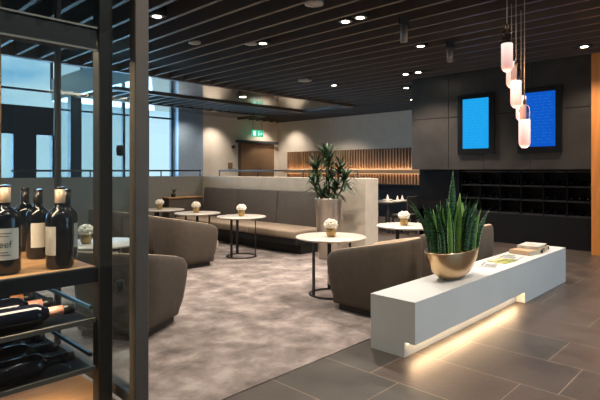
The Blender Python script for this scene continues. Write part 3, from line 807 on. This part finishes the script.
zt_ = 1.216
obj('shelf_board', L2(XL, .752, 1.72, 2.33, zt_-.028, zt_, .002), M['shelfwood'], wc)
obj('shelf_edge', L2(XL, .752, 1.705, 1.719, zt_-.055, zt_-.002, .001), M['blackmetal'], wc)
for z in (1.027, .86):
    obj('shelf_edge', L2(XL, .752, 1.712, 1.722, z-.008, z+.008, .001), M['brass'] if False else M['postmetal'], wc)
    obj('rack_shelf', L2(XL, .745, 1.723, 2.33, z-.006, z+.0, 0), M['rack'], wc)
    obj('rack_side_rail', L2(.746, .756, 1.75, 2.33, z+.03, z+.042, 0), M['bluerail'], wc)
for z in (2.03, ):
    obj('upper_shelf', L2(XL, .752, 1.715, 1.93, z-.025, z+.0, .001), M['rack'], wc)
    obj('shelf_edge', L2(XL, .752, 1.705, 1.714, z-.065, z+.012, .001), M['blackmetal'], wc)
    for zz in (-.067, .01): obj('edge_trim', L2(XL, .752, 1.700, 1.7045, z+zz, z+zz+.006, .0), M['lamptrim'], wc)

obj('led_strip', L2(XL, .74, 1.735, 1.75, 1.995, 2.004, 0), M['led'], wc)  # added strip, hidden behind the shelf lip
o = strip('cabinet_fill_light', (0, 1.78, 1.99), 1.4, 11, '#ffe0bb', None); orient(o, (1, 0, 0), (0, .25, -1))  # fill added to brighten the wooden shelf and standing bottles
o = strip('cabinet_fill_light', (0, 1.76, .845), 1.4, 2.5, '#ffd7a8', None); orient(o, (1, 0, 0), (0, .6, -1))  # fill added to brighten the bottom board
o = strip('cabinet_fill_light', (0, 1.76, 1.18), 1.4, 4.5, '#ffe0bb', None); orient(o, (1, 0, 0), (0, .5, -1))  # fill added so the lying bottles show up
# standing bottles
def stand_bottle(px, d, label, h=.275, r_=.044, az=0, text=False, foil=M['foil']):
    w = FW*d+RT*(d*(px-300)/FPX)
    t = thing('wine_bottle', label, 'bottle', (w.x, w.y, zt_+.001), math.atan2(-w.y, -w.x)+az, 'wine bottles standing on the wooden shelf')
    obj('glass', bottle_bm(h, r_), M['bottle'], t)
    obj('foil', lathe(nb(), [(.0158, h*.8), (.0165, h*.81), (.0165, h*.972), (.0158, h*.972)], 18, cap=False), foil, t)
    bm = nb(); n = 16; half = 1.05 if text else .62; lo, hi = h*.17, h*.52
    vs = [[bm.verts.new(((r_+.0006)*math.cos(-half+2*half*i/n), (r_+.0006)*math.sin(-half+2*half*i/n), z)) for z in (lo, hi)] for i in range(n+1)]
    for a, b in zip(vs, vs[1:]): f = bm.faces.new((a[0], b[0], b[1], a[1])); f.smooth = True
    lb = obj('label', bm, M['paper'], t, norm=False)
    if text:
        cu = bpy.data.curves.new('label_text', 'FONT'); cu.body = 'teef'; cu.size = .03; cu.extrude = .0002; cu.align_x = 'CENTER'
        to = bpy.data.objects.new('label_text', cu); COL.objects.link(to)
        dg = bpy.context.evaluated_depsgraph_get(); me = bpy.data.meshes.new_from_object(to.evaluated_get(dg))
        bpy.data.objects.remove(to)
        for v in me.vertices:
            a = v.co.x/(r_+.001); z = v.co.y
            v.co = Vector(((r_+.001)*math.cos(a), (r_+.001)*math.sin(a), h*.31+z))
        me.materials.append(M['ink']); o = bpy.data.objects.new('label_text', me); COL.objects.link(o); o.parent = lb
        bm = nb()
        for z, hw in ((h*.46, .5), (h*.43, .35), (h*.22, .45), (h*.25, .3)):
            m_ = 8; q = [[bm.verts.new(((r_+.0011)*math.cos(-hw+2*hw*i/m_), (r_+.0011)*math.sin(-hw+2*hw*i/m_), zz)) for zz in (z, z+.0025)] for i in range(m_+1)]
            for a, b in zip(q, q[1:]): bm.faces.new((a[0], b[0], b[1], a[1]))
        obj('label_lines', bm, M['ink'], lb, norm=False)
    return t
stand_bottle(5, 1.60, 'large dark wine bottle with a wide printed cream label, leftmost on the shelf', az=-.1, text=True, h=.285, r_=.046)
stand_bottle(60, 1.70, 'dark wine bottle with a champagne coloured neck foil in front on the shelf', az=-.9)
stand_bottle(38, 1.88, 'dark wine bottle with a narrow pale label behind the two front bottles', az=0, h=.26, r_=.04, foil=M['cap'])
stand_bottle(66, 1.865, 'dark wine bottle whose label just shows behind the front right bottle', az=.7, h=.26, r_=.04, foil=M['cap'])
stand_bottle(25, 2.05, 'dark unlabelled-looking wine bottle at the back of the shelf', az=2.5, h=.26, r_=.04, foil=M['cap'])
# lying bottles
def lying(x, y, z, foil, label, group, s=1.0):
    t = thing('wine_bottle', label, 'bottle', (x, y, z), 0, group); t.rotation_euler = (0, math.radians(90), 0); t.scale = (s, s, s)
    obj('glass', bottle_bm(.31, .038, .0155), M['bottle'], t)
    if foil: obj('foil', lathe(nb(), [(.0165, .232), (.0172, .236), (.0172, .282), (.0165, .282)], 18, cap=False), foil, t)
    obj('cork_cap', lathe(nb(), [(.016, .283), (.018, .285), (.018, .318), (.0, .32)], 18, cap=False), M['cap'], t)
ys_ = [1.78, 1.92, 2.06, 2.20]
words = ['nearest the glass front', 'second from the front', 'third from the front', 'at the back']
for i, y in enumerate(ys_):
    lying(.70-.318-.02*i+.0, y, 1.027+.039, [M['pinkfoil'], M['pinkfoil'], M['orangefoil'], M['pinkfoil'], M['orangefoil']][i], 'wine bottle with a coloured foil lying on the upper rack, '+words[i], 'wine bottles lying on the upper rack')
for i, y in enumerate(ys_):
    lying(.70-.318+.0, y, .86+.039, None, 'all-dark wine bottle lying on the lower rack, '+words[i], 'wine bottles lying on the lower rack')

# ------------------------------------------------------------------ outside
world = bpy.data.worlds.new('World'); S.world = world; world.use_nodes = True
nt = world.node_tree; N = nt.nodes; L = nt.links; bg = N['Background']
tc = N.new('ShaderNodeTexCoord'); mp = N.new('ShaderNodeMapping'); mp.inputs['Scale'].default_value = (2.2, 2.2, 7); L.new(tc.outputs['Generated'], mp.inputs[0])
nz = N.new('ShaderNodeTexNoise'); nz.inputs['Scale'].default_value = 2.4; nz.inputs['Detail'].default_value = 7; L.new(mp.outputs[0], nz.inputs['Vector'])
rp = N.new('ShaderNodeValToRGB'); rp.color_ramp.elements[0].position = .42; rp.color_ramp.elements[1].position = .6
rp.color_ramp.elements[0].color = srgb('#6db4dc'); rp.color_ramp.elements[1].color = srgb('#f4f9fb')
L.new(nz.outputs['Fac'], rp.inputs[0]); sz = N.new('ShaderNodeSeparateXYZ'); L.new(tc.outputs['Generated'], sz.inputs[0])
mr = N.new('ShaderNodeMapRange'); mr.inputs[1].default_value = .06; mr.inputs[2].default_value = .22; L.new(sz.outputs[2], mr.inputs[0])
mxx = N.new('ShaderNodeMix'); mxx.data_type = 'RGBA'; mxx.inputs[6].default_value = srgb('#dcecf2')
L.new(mr.outputs[0], mxx.inputs[0]); L.new(rp.outputs[0], mxx.inputs[7]); L.new(mxx.outputs[2], bg.inputs['Color']); bg.inputs['Strength'].default_value = .62
area('daylight', (4.0, YW+.6, 2.2), (4.5, 8, .5), 11, 3, 520, '#bfe0ff')
area('daylight', (7.4, Y0-.5, 2.2), (6.2, 2, .6), 5.4, 3, 80, '#c4dcf5')

# ------------------------------------------------------------------ camera
cam = bpy.data.cameras.new('camera'); co = bpy.data.objects.new('camera', cam); COL.objects.link(co)
co.location = (0, 0, EYE); co.rotation_euler = (PI/2, 0, ANG-PI/2)
cam.sensor_width = 36; cam.lens = FPX/600*36; cam.shift_y = -(200-HOR)/600; cam.clip_start = .05
S.camera = co
S.view_settings.view_transform = 'Standard'; S.view_settings.look = 'None'; S.view_settings.gamma = 1
S.view_settings.exposure = 1.2
try: S.view_settings.use_curve_mapping = False
except Exception: pass
